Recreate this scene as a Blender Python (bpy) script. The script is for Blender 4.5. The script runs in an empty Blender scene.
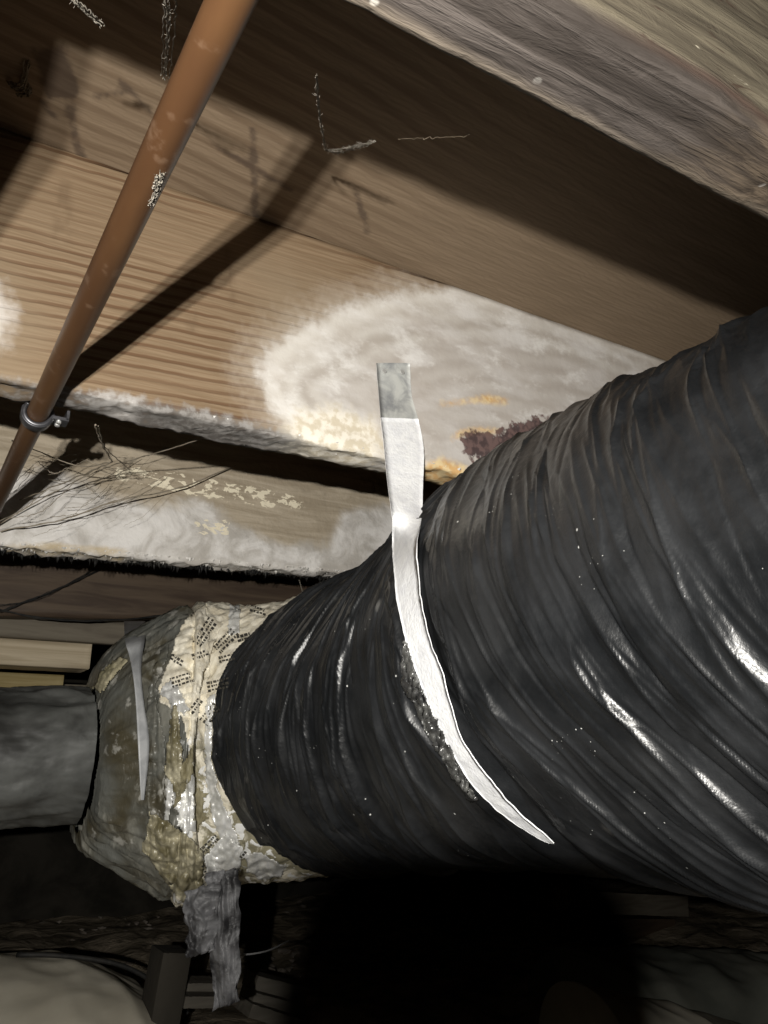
import bpy, math, random
import numpy as np
from mathutils import Vector, Matrix

random.seed(7)
C = bpy.context.scene.collection
SC = bpy.context.scene

# ------------------------------------------------------------------ camera
FPX, CX, CY = 800.0, 384.0, 512.0
PITCH, YAW = math.radians(17.2), math.radians(59.5)
F_ = np.array([math.cos(PITCH)*math.cos(YAW), math.cos(PITCH)*math.sin(YAW), math.sin(PITCH)])
R_ = np.array([math.sin(YAW), -math.cos(YAW), 0.0])
U_ = np.cross(R_, F_)
cd = bpy.data.cameras.new('camera'); cam = bpy.data.objects.new('camera', cd); C.objects.link(cam)
cd.sensor_fit = 'VERTICAL'; cd.sensor_height = 24.0; cd.lens = 24.0*FPX/1024.0
cd.clip_start = 0.005; cd.clip_end = 50
M = Matrix(((R_[0], U_[0], -F_[0], 0), (R_[1], U_[1], -F_[1], 0), (R_[2], U_[2], -F_[2], 0), (0, 0, 0, 1)))
cam.matrix_world = M
SC.camera = cam

# ------------------------------------------------------------------ light
world = bpy.data.worlds.new('crawl_space_dark'); SC.world = world; world.use_nodes = True
world.node_tree.nodes['Background'].inputs[0].default_value = (0.9, 0.95, 1.0, 1)
world.node_tree.nodes['Background'].inputs[1].default_value = 0.001
LAMP = np.array([-0.1095, -0.122, 0.020])          # head torch worn behind and above the phone
LAMP_W, LAMP_COL = 16.0, (1.0, 0.965, 0.90)
def ray(u, v): return F_ + R_*(u-CX)/FPX - U_*(v-CY)/FPX
def hitx(u, v, x): d = ray(u, v); return d*x/d[0]
def hity(u, v, y): d = ray(u, v); return d*y/d[1]
def hitz(u, v, z): d = ray(u, v); return d*z/d[2]
def proj(P):
    P = np.asarray(P, float); d = P@F_
    return CX+FPX*(P@R_)/d, CY-FPX*(P@U_)/d
aim = hity(290, 560, 0.7)
for s in (-1, 1):
    ld = bpy.data.lights.new('head_torch_led', 'SPOT'); lo = bpy.data.objects.new('head_torch_led', ld); C.objects.link(lo)
    ld.energy = LAMP_W; ld.color = LAMP_COL; ld.spot_size = math.radians(104); ld.spot_blend = 1.0
    ld.shadow_soft_size = 0.0035
    p = Vector(LAMP + R_*0.0085*s); lo.location = p
    lo.rotation_euler = (Vector(aim)-p).to_track_quat('-Z', 'Y').to_euler()
SC.view_settings.view_transform = 'Standard'; SC.view_settings.look = 'None'
SC.view_settings.gamma = 1.0; SC.view_settings.use_curve_mapping = False
SC.view_settings.exposure = 0.35

# ------------------------------------------------------------------ numpy noise
_rng = np.random.RandomState(3)
_perm = _rng.permutation(256); _perm = np.concatenate([_perm, _perm, _perm])
_grad = _rng.normal(size=(256, 3)); _grad /= np.linalg.norm(_grad, axis=1)[:, None]
def perlin(x, y, z=0.0):
    x, y, z = np.broadcast_arrays(np.asarray(x, float), np.asarray(y, float), np.asarray(z, float))
    xi, yi, zi = np.floor(x).astype(int), np.floor(y).astype(int), np.floor(z).astype(int)
    xf, yf, zf = x-xi, y-yi, z-zi
    xi &= 255; yi &= 255; zi &= 255
    fd = lambda t: t*t*t*(t*(t*6-15)+10)
    u, v, w = fd(xf), fd(yf), fd(zf)
    out = 0
    for dx in (0, 1):
        wx = u if dx else 1-u
        for dy in (0, 1):
            wy = v if dy else 1-v
            for dz in (0, 1):
                wz = w if dz else 1-w
                h = _perm[_perm[_perm[xi+dx]+yi+dy]+zi+dz]
                g = _grad[h]
                out = out + wx*wy*wz*(g[..., 0]*(xf-dx)+g[..., 1]*(yf-dy)+g[..., 2]*(zf-dz))
    return out*1.6
def fbm(x, y, z=0.0, o=4):
    a, s, f = 0, 1.0, 1.0
    for k in range(o):
        a = a + s*perlin(x*f+k*17.3, y*f+k*5.1, np.asarray(z)*f); s *= 0.5; f *= 2.03
    return a
def ridge(x, y, z=0.0): return 1-2*np.abs(perlin(x, y, z))
def sd_poly(px, py, poly):
    P = np.array(poly, float); d2 = np.full(px.shape, 1e9); s = np.zeros(px.shape, bool)
    for i in range(len(P)):
        a, b = P[i], P[(i+1) % len(P)]
        e = b-a; wx, wy = px-a[0], py-a[1]
        t = np.clip((wx*e[0]+wy*e[1])/(e@e+1e-12), 0, 1)
        d2 = np.minimum(d2, (wx-e[0]*t)**2+(wy-e[1]*t)**2)
        c = ((a[1] > py) != (b[1] > py)) & (px < e[0]*(py-a[1])/(e[1] if abs(e[1]) > 1e-12 else 1e-12)+a[0])
        s ^= c
    d = np.sqrt(d2); return np.where(s, d, -d)      # positive inside

# ------------------------------------------------------------------ node helper
class N:
    def __init__(self, name, rough=0.8, spec=0.3):
        m = bpy.data.materials.new(name); m.use_nodes = True; self.m = m; self.t = m.node_tree
        self.b = self.t.nodes['Principled BSDF']
        self.b.inputs['Roughness'].default_value = rough
        self.b.inputs['Specular IOR Level'].default_value = spec
        self.pos = self.t.nodes.new('ShaderNodeNewGeometry').outputs['Position']
    def put(self, sock, v):
        if isinstance(v, bpy.types.NodeSocket): self.t.links.new(v, sock)
        elif isinstance(v, tuple) and len(v) == 3 and sock.type == 'RGBA': sock.default_value = (*v, 1)
        else: sock.default_value = v
    def ma(self, op, a, b=0.0, c=0.0):
        n = self.t.nodes.new('ShaderNodeMath'); n.operation = op
        self.put(n.inputs[0], a); self.put(n.inputs[1], b); self.put(n.inputs[2], c); return n.outputs[0]
    def mapv(self, scale=(1, 1, 1), rot=(0, 0, 0), loc=(0, 0, 0), vec=None):
        n = self.t.nodes.new('ShaderNodeMapping'); self.t.links.new(vec or self.pos, n.inputs[0])
        n.inputs['Scale'].default_value = scale; n.inputs['Rotation'].default_value = rot; n.inputs['Location'].default_value = loc
        return n.outputs[0]
    def noise(self, scale, vec=None, detail=3, dist=0.0, rough=0.55):
        n = self.t.nodes.new('ShaderNodeTexNoise'); self.t.links.new(vec or self.pos, n.inputs['Vector'])
        n.inputs['Scale'].default_value = scale; n.inputs['Detail'].default_value = detail
        n.inputs['Distortion'].default_value = dist; n.inputs['Roughness'].default_value = rough
        return n.outputs['Fac']
    def vor(self, scale, vec=None, out='Distance'):
        n = self.t.nodes.new('ShaderNodeTexVoronoi'); self.t.links.new(vec or self.pos, n.inputs['Vector'])
        n.inputs['Scale'].default_value = scale; return n.outputs[out]
    def wave(self, scale, vec=None, dist=2.0, dscale=1.0, dirn='Z', detail=2):
        n = self.t.nodes.new('ShaderNodeTexWave'); self.t.links.new(vec or self.pos, n.inputs['Vector'])
        n.bands_direction = dirn; n.inputs['Scale'].default_value = scale; n.inputs['Distortion'].default_value = dist
        n.inputs['Detail'].default_value = detail; n.inputs['Detail Scale'].default_value = dscale
        return n.outputs['Fac']
    def ss(self, x, a, b):
        n = self.t.nodes.new('ShaderNodeMapRange'); n.interpolation_type = 'SMOOTHSTEP'
        self.put(n.inputs['Value'], x); n.inputs['From Min'].default_value = a; n.inputs['From Max'].default_value = b
        return n.outputs[0]
    def mix(self, f, a, b, mode='MIX'):
        n = self.t.nodes.new('ShaderNodeMix'); n.data_type = 'RGBA'; n.blend_type = mode
        self.put(n.inputs[0], f); self.put(n.inputs[6], a); self.put(n.inputs[7], b); return n.outputs[2]
    def attr(self, name):
        n = self.t.nodes.new('ShaderNodeAttribute'); n.attribute_name = name; return n.outputs['Fac']
    def bump(self, h, strength=0.5, dist=0.002, normal=None):
        n = self.t.nodes.new('ShaderNodeBump'); self.put(n.inputs['Height'], h)
        n.inputs['Strength'].default_value = strength; n.inputs['Distance'].default_value = dist
        if normal: self.t.links.new(normal, n.inputs['Normal'])
        self.t.links.new(n.outputs[0], self.b.inputs['Normal']); return n.outputs[0]
    def col(self, c): self.put(self.b.inputs['Base Color'], c)
    def rough(self, c): self.put(self.b.inputs['Roughness'], c)

# ------------------------------------------------------------------ mesh helpers
def link(name, me, mat, parent=None, smooth=True):
    o = bpy.data.objects.new(name, me); C.objects.link(o)
    if mat: me.materials.append(mat.m if isinstance(mat, N) else mat)
    if smooth and len(me.polygons): me.polygons.foreach_set('use_smooth', [True]*len(me.polygons))
    if parent: o.parent = parent; o.matrix_parent_inverse = parent.matrix_basis.inverted()
    return o
def mesh(name, V, Fs, mat, parent=None, smooth=True, attrs=None):
    V = np.asarray(V, float)
    me = bpy.data.meshes.new(name)
    org = V.mean(axis=0)
    if attrs is None or not attrs.get('_keep'): pass
    me.from_pydata((V-org).tolist(), [], Fs if isinstance(Fs, list) else Fs.tolist())
    if attrs:
        for k, a in attrs.items():
            at = me.attributes.new(k, 'FLOAT', 'POINT'); at.data.foreach_set('value', np.asarray(a, float).ravel())
    me.update()
    o = link(name, me, mat, None, smooth); o.location = org
    if parent: o.parent = parent; o.location = Vector(org)-parent.location
    return o
def gridf(n, m, wrap_m=False, wrap_n=False, off=0):
    i = np.arange(n if wrap_n else n-1); j = np.arange(m if wrap_m else m-1)
    I, J = np.meshgrid(i, j, indexing='ij'); I2 = (I+1) % n; J2 = (J+1) % m
    return np.stack([I*m+J, I2*m+J, I2*m+J2, I*m+J2], -1).reshape(-1, 4)+off
def tag(o, label=None, cat=None, group=None, kind=None):
    if label: o['label'] = label
    if cat: o['category'] = cat
    if group: o['group'] = group
    if kind: o['kind'] = kind
    return o
def empty(name, loc):
    o = bpy.data.objects.new(name, None); o.empty_display_size = 0.05; C.objects.link(o); o.location = Vector(loc); return o
def tube(pts, r, seg=10, closed_ends=True):
    P = np.array(pts, float); n = len(P); rr = np.broadcast_to(np.asarray(r, float), (n,))
    T = np.gradient(P, axis=0); T /= np.linalg.norm(T, axis=1)[:, None]+1e-12
    up = np.array([0, 0, 1.0]) if abs(T[0][2]) < 0.9 else np.array([1.0, 0, 0])
    V = []; a = np.linspace(0, 2*math.pi, seg, endpoint=False)
    A = np.cross(T[0], up); A /= np.linalg.norm(A)
    for i in range(n):
        A = A-T[i]*(A@T[i]); A /= np.linalg.norm(A)+1e-12; B = np.cross(T[i], A)
        V.append(P[i]+rr[i]*(np.cos(a)[:, None]*A+np.sin(a)[:, None]*B))
    V = np.concatenate(V); Fs = gridf(n, seg, wrap_m=True).tolist()
    if closed_ends: Fs += [list(range(seg))[::-1], [(n-1)*seg+k for k in range(seg)]]
    return V, Fs
class MB:
    def __init__(s): s.V = []; s.F = []; s.n = 0
    def add(s, V, F):
        V = np.asarray(V, float); s.V.append(V)
        for f in (F if isinstance(F, list) else F.tolist()): s.F.append([k+s.n for k in f])
        s.n += len(V)
    def build(s, name, mat, parent=None, smooth=True): return mesh(name, np.concatenate(s.V), s.F, mat, parent, smooth)
def smooth_path(pts, n):
    P = np.array(pts, float); k = len(P)
    if k == 2: return P[0]+(P[1]-P[0])*np.linspace(0, 1, n)[:, None]
    Q = np.concatenate([[2*P[0]-P[1]], P, [2*P[-1]-P[-2]]])
    out = []
    for t in np.linspace(0, k-1-1e-9, n):
        i = int(t); f = t-i; a, b, c, d = Q[i:i+4]
        out.append(0.5*((2*b)+(c-a)*f+(2*a-5*b+4*c-d)*f*f+(3*b-a-3*c+d)*f**3))
    return np.array(out)
def lumber(name, x0, x1, y0, y1, z0, z1, mat, step=0.006, amp=0.001, rag=0.0, seed=0.0, zb=None, attrfn=None, parent=None, skew=0.0, roundr=0.002, stepz=None):
    """A sawn board along x: closed section loop swept along x, with rough faces and a ragged lower edge."""
    nx = max(2, int((x1-x0)/step)+1); X = np.linspace(x0, x1, nx)
    sy = max(3, int((y1-y0)/(stepz or step))+1); sz = max(3, int((z1-z0)/(stepz or step))+1)
    h, w = z1-z0, y1-y0
    sec = [(y0+roundr*.3, z0+roundr*.3)] + [(y0, z0+h*k/sz) for k in range(1, sz)] + [(y0, z1)] + [(y0+w*k/4, z1) for k in range(1, 4)] + [(y1, z1)] + \
          [(y1, z1-h*k/sz) for k in range(1, sz)] + [(y1-roundr*.3, z0+roundr*.3)] + [(y1-w*k/sy, z0) for k in range(1, sy)]
    S = np.array(sec); m = len(S)
    XX = np.repeat(X[:, None], m, 1); YY = np.repeat(S[None, :, 0], nx, 0).copy(); ZZ = np.repeat(S[None, :, 1], nx, 0).copy()
    fr = np.clip((ZZ-z0)/h, 0, 1)
    isf = (np.abs(YY-y0) < 1e-6) | (np.abs(YY-y1) < 1e-6)
    nrm_y = np.where(YY < (y0+y1)/2, -1.0, 1.0)
    d = amp*(fbm(XX*14+seed, ZZ*90+seed, YY*8, 3))
    YY += np.where(isf, nrm_y*d, 0)
    low = np.clip(1-fr*h/0.016, 0, 1)
    if rag > 0:
        e = rag*(fbm(XX*38+seed, YY*60, 0.3+seed, 4)*0.8+0.6*np.maximum(0, ridge(XX*120, YY*80, seed)-.3))
        ZZ -= low*e
        YY += low*rag*0.4*fbm(XX*60+9, ZZ*60, seed, 3)
    else:
        ZZ -= low*amp*fbm(XX*30, YY*50, seed, 3)
    if zb is not None: ZZ += (1-fr)*np.interp(XX, zb[0], zb[1])
    YY += skew*(XX-(x0+x1)/2)
    V = np.stack([XX, YY, ZZ], -1).reshape(-1, 3)
    Fs = gridf(nx, m, wrap_m=True).tolist()+[list(range(m))[::-1], [(nx-1)*m+k for k in range(m)]]
    at = attrfn(V) if attrfn else None
    return mesh(name, V, Fs, mat, parent, smooth=False if step > .02 else True, attrs=at)

# ================================================================== materials
def wood(name, c1, c2, scale=1.0, dark=0.5, rough=0.75, gz=150, along='x', bumpd=0.0012):
    m = N(name, rough, 0.25)
    sc = (5, 60, gz) if along == 'x' else (gz, 5, 60)
    v = m.mapv(scale=sc)
    warp = m.noise(3.2, detail=2)
    g1 = m.noise(1.0*scale, v, 4, 0.6)
    g2 = m.noise(14, None, 4, 0.3)
    base = m.mix(m.ss(g1, .35, .65), c1, c2)
    base = m.mix(m.ma('MULTIPLY', m.ss(g2, .5, .75), dark), base, tuple(k*.45 for k in c2))
    return m, base, g1, g2

# joist faces with smooth distance attributes
J2Y0, J2Y1, JB, JT = 0.557, 0.595, 0.250, 0.445
def poly_xz(pts, y): return [tuple(hity(u, v, y)[[0, 2]]) for u, v in pts]

def joist2_mat():
    m = N('pine_joist_with_efflorescence', 0.78, 0.2)
    # growth rings: fine dark lines running along the board, slightly bowed
    v = m.mapv(scale=(1.2, 1, 1), rot=(0, math.radians(3), 0))
    wv = m.wave(34, v, 1.3, .8, 'Z', 2)
    wv2 = m.wave(80, v, 1.2, 1.2, 'Z', 2)
    fib = m.noise(1.0, m.mapv(scale=(14, 100, 700)), 3)
    lines = m.ma('MULTIPLY', m.ss(wv, .62, .98), m.ss(m.noise(2.5, m.mapv(scale=(1, 1, 6))), .3, .6))
    base = m.mix(m.ss(fib, .3, .7), (0.265, 0.190, 0.120), (0.200, 0.140, 0.085))
    base = m.mix(m.ma('MULTIPLY', m.ss(wv2, .5, 1.0), .35), base, (0.17, 0.105, 0.058))
    base = m.mix(m.ma('MULTIPLY', lines, .75), base, (0.11, 0.055, 0.027))
    base = m.mix(m.ss(m.noise(5.5, None, 4), .45, .8), base, (0.25, 0.19, 0.125))
    # streaky brown stains, the leftmost pair taking in painted cobweb shadow
    st = m.ma('MULTIPLY', m.ss(m.attr('streak'), 0.0, .012), m.ss(m.noise(90, None, 3), .35, .6))
    base = m.mix(m.ma('MULTIPLY', st, .75), base, (0.13, 0.085, 0.05))
    n1 = m.noise(26, None, 5, .4, .65); n2 = m.noise(120, None, 4)
    def edge(att, a, b, k=.03, k2=.006):
        s = m.ma('ADD', m.attr(att), m.ma('MULTIPLY', m.ma('SUBTRACT', n1, .5), k))
        s = m.ma('ADD', s, m.ma('MULTIPLY', m.ma('SUBTRACT', n2, .5), k2*3))
        return m.ss(s, a, b), s
    e0, _ = edge('mold', -.028, .016, .05, .01)
    e1, s1 = edge('mold', 0.0, .016, .022)
    rings = m.ma('SINE', m.ma('MULTIPLY', m.ma('ADD', m.attr('mold'), m.ma('MULTIPLY', m.noise(13, None, 4), .030)), 330.0))
    ringm = m.ma('MULTIPLY_ADD', rings, .5, .5)
    inner = m.mix(m.ma('MULTIPLY', ringm, .75), (0.56, 0.53, 0.49), (0.40, 0.36, 0.32))
    inner = m.mix(m.ss(m.noise(18, m.mapv(scale=(1, 1, 2.5)), 5), .42, .7), inner, (0.68, 0.66, 0.64))
    inner = m.mix(m.ma('MULTIPLY', m.ss(m.attr('mold'), .05, .075), .45), inner, (0.46, 0.42, 0.39))
    rim = m.ma('MULTIPLY', m.ss(m.attr('mold'), .0, .012), m.ss(m.attr('mold'), .045, .02))
    inner = m.mix(m.ma('MULTIPLY', rim, .35), inner, (0.80, 0.77, 0.71))
    inner = m.mix(m.ma('MULTIPLY', m.ss(m.noise(1.0, m.mapv(scale=(26, 22, 44)), 6, .15, .68), .50, .72), .6), inner, (0.84, 0.83, 0.81))
    inner = m.mix(m.ma('MULTIPLY', m.ss(m.noise(1.0, m.mapv(scale=(12, 22, 20), loc=(5, 1, 2)), 6, .2, .65), .50, .75), .45), inner, (0.38, 0.33, 0.29))
    base = m.mix(m.ma('MULTIPLY', e0, .62), base, (0.46, 0.40, 0.33))
    base = m.mix(m.ma('MULTIPLY', e1, .93), base, inner)
    # bright crust along the lower edge
    ec, _ = edge('crust', -.006, .014, .03)
    base = m.mix(m.ma('MULTIPLY', ec, .9), base, m.mix(m.ss(n2, .4, .6), (0.83, 0.78, 0.68), (0.62, 0.55, 0.42)))
    eg, _ = edge('greyrot', -.004, .006, .01)
    base = m.mix(m.ma('MULTIPLY', eg, .9), base, m.mix(m.ss(n2, .4, .62), (0.15, 0.142, 0.135), (0.30, 0.29, 0.28)))
    ew, _ = edge('whitepatch', -.008, .010, .016)
    base = m.mix(m.ma('MULTIPLY', ew, .65), base, (0.66, 0.63, 0.60))
    eo, _ = edge('ochre', -.003, .005, .012, .003)
    base = m.mix(m.ma('MULTIPLY', eo, .85), base, m.mix(m.ss(n2, .4, .6), (0.66, 0.38, 0.12), (0.78, 0.60, 0.32)))
    ed, _ = edge('rot', -.002, .003, .022, .010)
    base = m.mix(m.ma('MULTIPLY', ed, .93), base, m.mix(m.ss(n2, .42, .6), (0.045, 0.022, 0.024), (0.13, 0.075, 0.07)))
    m.col(base)
    h = m.ma('ADD', m.ma('MULTIPLY', m.ma('SUBTRACT', 1.0, lines), m.ma('SUBTRACT', 1.0, e1)), m.ma('MULTIPLY', n2, m.ma('MULTIPLY_ADD', e1, .8, .25)))
    m.bump(h, .5, .0010)
    return m

def attr_j2(V):
    x, z = V[:, 0], V[:, 2]
    front = V[:, 1] < (J2Y0+J2Y1)/2
    A = {}
    def P(name, pts, add=None):
        A[name] = sd_poly(x, z, poly_xz(pts, J2Y0))
    P('mold', [(248, 372), (262, 345), (300, 318), (345, 298), (400, 283), (455, 278), (520, 290), (575, 308), (625, 330), (668, 345), (720, 352), (900, 400), (900, 560), (430, 530), (330, 470), (290, 445), (262, 415)])
    P('crust', [(288, 412), (330, 405), (375, 420), (386, 455), (450, 463), (470, 470), (470, 520), (380, 520), (300, 480), (270, 445)])
    P('greyrot', [(-80, 365), (0, 377), (110, 392), (220, 412), (290, 432), (330, 452), (330, 520), (-80, 520)])
    P('whitepatch', [(-60, 270), (0, 285), (14, 310), (8, 345), (-20, 355), (-80, 340)])
    wp2 = sd_poly(x, z, poly_xz([(80, 400), (98, 394), (135, 401), (150, 425), (130, 440), (84, 430)], J2Y0))
    A['whitepatch'] = np.maximum(A['whitepatch'], wp2)
    o1 = sd_poly(x, z, poly_xz([(425, 462), (445, 458), (470, 466), (466, 480), (440, 490), (425, 480)], J2Y0))
    o2 = sd_poly(x, z, poly_xz([(440, 402), (490, 395), (510, 399), (508, 403), (470, 403), (440, 407)], J2Y0))
    o3 = sd_poly(x, z, poly_xz([(455, 432), (480, 426), (500, 430), (497, 434), (470, 434), (452, 440)], J2Y0))
    A['ochre'] = np.maximum(np.maximum(o1, o2), o3)
    r1 = sd_poly(x, z, poly_xz([(462, 436), (478, 430), (495, 436), (515, 424), (535, 418), (560, 416), (560, 460), (470, 462)], J2Y0))
    A['rot'] = r1
    st = np.full(len(x), -1.0)
    for a, b, c, d in ((66, 185, 70, 240), (62, 190, 58, 236), (251, 150, 258, 220), (384, 235, 395, 262), (402, 262, 412, 300), (228, 250, 232, 300), (190, 270, 192, 330)):
        pa, pb = hity(a, b, J2Y0)[[0, 2]], hity(c, d, J2Y0)[[0, 2]]
        e = pb-pa; t = np.clip(((x-pa[0])*e[0]+(z-pa[1])*e[1])/(e@e), 0, 1)
        st = np.maximum(st, .008-np.hypot(x-pa[0]-e[0]*t, z-pa[1]-e[1]*t))
    A['streak'] = st
    for k in A: A[k] = np.where(front | (z < JB+.006), A[k], -1.0)
    return A

# ---- weathered near joist
def sep(m, axis):
    n = m.t.nodes.new('ShaderNodeSeparateXYZ'); m.t.links.new(m.pos, n.inputs[0]); return n.outputs[axis]

def make_j1():
    m = N('grey_weathered_joist_wood', .72, .3)
    g = m.noise(1.0, m.mapv(scale=(7, 90, 90)), 5, .8, .62)
    g2 = m.noise(1.0, m.mapv(scale=(22, 110, 110)), 5, 1.0, .7)
    g3 = m.noise(11, None, 4)
    z = sep(m, 'Z'); x = sep(m, 'X')
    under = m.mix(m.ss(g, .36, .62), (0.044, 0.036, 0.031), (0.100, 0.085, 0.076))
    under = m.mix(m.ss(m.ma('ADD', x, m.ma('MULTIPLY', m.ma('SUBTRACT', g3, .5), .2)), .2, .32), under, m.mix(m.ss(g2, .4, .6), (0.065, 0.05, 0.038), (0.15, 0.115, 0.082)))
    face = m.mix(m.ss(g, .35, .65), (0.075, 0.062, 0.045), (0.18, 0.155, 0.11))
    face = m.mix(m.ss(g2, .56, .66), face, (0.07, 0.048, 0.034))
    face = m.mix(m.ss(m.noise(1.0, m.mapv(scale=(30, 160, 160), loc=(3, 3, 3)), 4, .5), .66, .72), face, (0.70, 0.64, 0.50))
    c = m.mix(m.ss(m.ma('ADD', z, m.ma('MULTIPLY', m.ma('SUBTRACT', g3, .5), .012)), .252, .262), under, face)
    # dark seam that follows the lower arris of the face
    seam = m.ma('MULTIPLY', m.ss(m.ma('ABSOLUTE', m.ma('SUBTRACT', m.ma('ADD', z, m.ma('MULTIPLY', m.ma('SUBTRACT', g3, .5), .012)), .256)), .005, .0), m.ss(x, .16, .26))
    c = m.mix(m.ma('MULTIPLY', seam, .7), c, (0.085, 0.052, 0.04))
    spk = m.ss(m.vor(70), .16, .08)
    c = m.mix(m.ma('MULTIPLY', spk, m.ss(g3, .55, .62)), c, (0.75, 0.72, 0.66))
    y = sep(m, 'Y')
    c = m.mix(m.ma('MULTIPLY', m.ss(m.ma('ADD', y, m.ma('MULTIPLY', m.ma('SUBTRACT', g3, .5), .008)), .182, .189), .6), c, (0.26, 0.215, 0.165))
    m.col(c); m.bump(m.ma('ADD', g, m.ma('MULTIPLY', g2, .7)), .8, .0025)
    return m

def make_j3():
    m = N('mould_covered_joist_wood', .85, .15)
    g = m.noise(1.0, m.mapv(scale=(9, 60, 90)), 5, .8, .62); g3 = m.noise(14, None, 5, .6, .65); g4 = m.noise(110, None, 4)
    base = m.mix(m.ss(g, .35, .65), (0.36, 0.30, 0.22), (0.50, 0.43, 0.33))
    s = m.ma('ADD', m.attr('mold'), m.ma('MULTIPLY', m.ma('SUBTRACT', g3, .5), .06))
    base = m.mix(m.ma('MULTIPLY', m.ss(s, -.008, .014), .9), base, m.mix(m.ss(m.noise(22, None, 5, .8, .6), .35, .68), (0.50, 0.475, 0.44), (0.86, 0.84, 0.82)))
    s2 = m.ma('ADD', m.attr('flakes'), m.ma('MULTIPLY', m.ma('SUBTRACT', g4, .5), .02))
    base = m.mix(m.ma('MULTIPLY', m.ss(s2, -.001, .002), m.ss(m.noise(1.0, m.mapv(scale=(70, 70, 130)), 3, .6), .52, .56)), base, (0.88, 0.80, 0.62))
    s3 = m.ma('ADD', m.attr('ochre'), m.ma('MULTIPLY', m.ma('SUBTRACT', g3, .5), .03))
    base = m.mix(m.ma('MULTIPLY', m.ss(s3, -.002, .006), .6), base, (0.50, 0.37, 0.17))
    m.col(base); m.bump(m.ma('ADD', g3, m.ma('MULTIPLY', g4, .5)), .7, .004)
    return m
def attr_j3(V):
    x, z = V[:, 0], V[:, 2]; y = .96
    A = {'mold': sd_poly(x, z, poly_xz([(-300, 500), (-40, 480), (60, 470), (110, 495), (150, 500), (210, 503), (240, 525), (285, 548), (330, 540), (345, 512), (372, 505), (500, 520), (500, 700), (-300, 700)], y)),
         'flakes': np.maximum(sd_poly(x, z, poly_xz([(115, 465), (160, 470), (300, 494), (308, 508), (260, 506), (180, 492), (118, 478)], y)), sd_poly(x, z, poly_xz([(195, 520), (228, 520), (230, 535), (198, 533)], y))),
         'ochre': sd_poly(x, z, poly_xz([(0, 541), (60, 543), (130, 550), (128, 556), (60, 552), (0, 550)], y))}
    return A

def make_subfloor():
    m = N('plywood_subfloor', .8, .2)
    v = m.mapv(rot=(0, 0, math.radians(-8)))
    wv = m.wave(17, v, 3.0, .6, 'Y', 2); wv2 = m.wave(55, v, 5, 1.2, 'Y', 3)
    fib = m.noise(1.0, m.mapv(scale=(18, 500, 50)), 3)
    b = m.mix(m.ss(fib, .3, .7), (0.25, 0.185, 0.125), (0.205, 0.15, 0.098))
    b = m.mix(m.ma('MULTIPLY', m.ss(wv, .55, .95), m.ma('MULTIPLY', m.ss(sep(m, 'X'), .42, .2), .5)), b, (0.125, 0.082, 0.050))
    b = m.mix(m.ma('MULTIPLY', m.ss(wv2, .6, 1), .22), b, (0.12, 0.083, 0.055))
    s = m.ma('ADD', m.attr('stain_webshade'), m.ma('MULTIPLY', m.ma('SUBTRACT', m.noise(60, None, 4), .5), .012))
    b = m.mix(m.ma('MULTIPLY', m.ss(s, -.001, .004), .72), b, (0.065, 0.045, 0.034))
    m.col(b); m.bump(m.ma('ADD', wv, fib), .25, .0006)
    return m
def attr_sub(V):
    x, y = V[:, 0], V[:, 1]; pz = lambda P: [tuple(hitz(u, v, JT)[:2]) for u, v in P]
    A = sd_poly(x, y, pz([(32, 48), (66, 42), (80, 88), (78, 100), (44, 104), (36, 70)]))  # brown stain patch, with cobweb shadow painted into its dark colour
    A = np.maximum(A, sd_poly(x, y, pz([(62, 102), (78, 102), (80, 140), (86, 160), (78, 168), (70, 140)])))
    for a, b, c, d in ((122, 82, 150, 112), (215, 145, 290, 190), (252, 130, 256, 225), (96, 98, 120, 92), (40, 100, 55, 118), (355, 190, 368, 232)):
        pa, pb = hitz(a, b, JT)[:2], hitz(c, d, JT)[:2]; e = pb-pa
        t = np.clip(((x-pa[0])*e[0]+(y-pa[1])*e[1])/(e@e), 0, 1)
        A = np.maximum(A, .0035-np.hypot(x-pa[0]-e[0]*t, y-pa[1]-e[1]*t))
    return {'stain_webshade': A}

def simple(name, c1, c2, scale=20, rough=.8, spec=.3, bs=.5, bd=.002, detail=5, sc=(1, 1, 1), metal=0, lo=.35, hi=.65):
    m = N(name, rough, spec); g = m.noise(scale, m.mapv(scale=sc), detail, .5, .6)
    m.col(m.mix(m.ss(g, lo, hi), c1, c2)); m.bump(g, bs, bd); m.b.inputs['Metallic'].default_value = metal; return m

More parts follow.
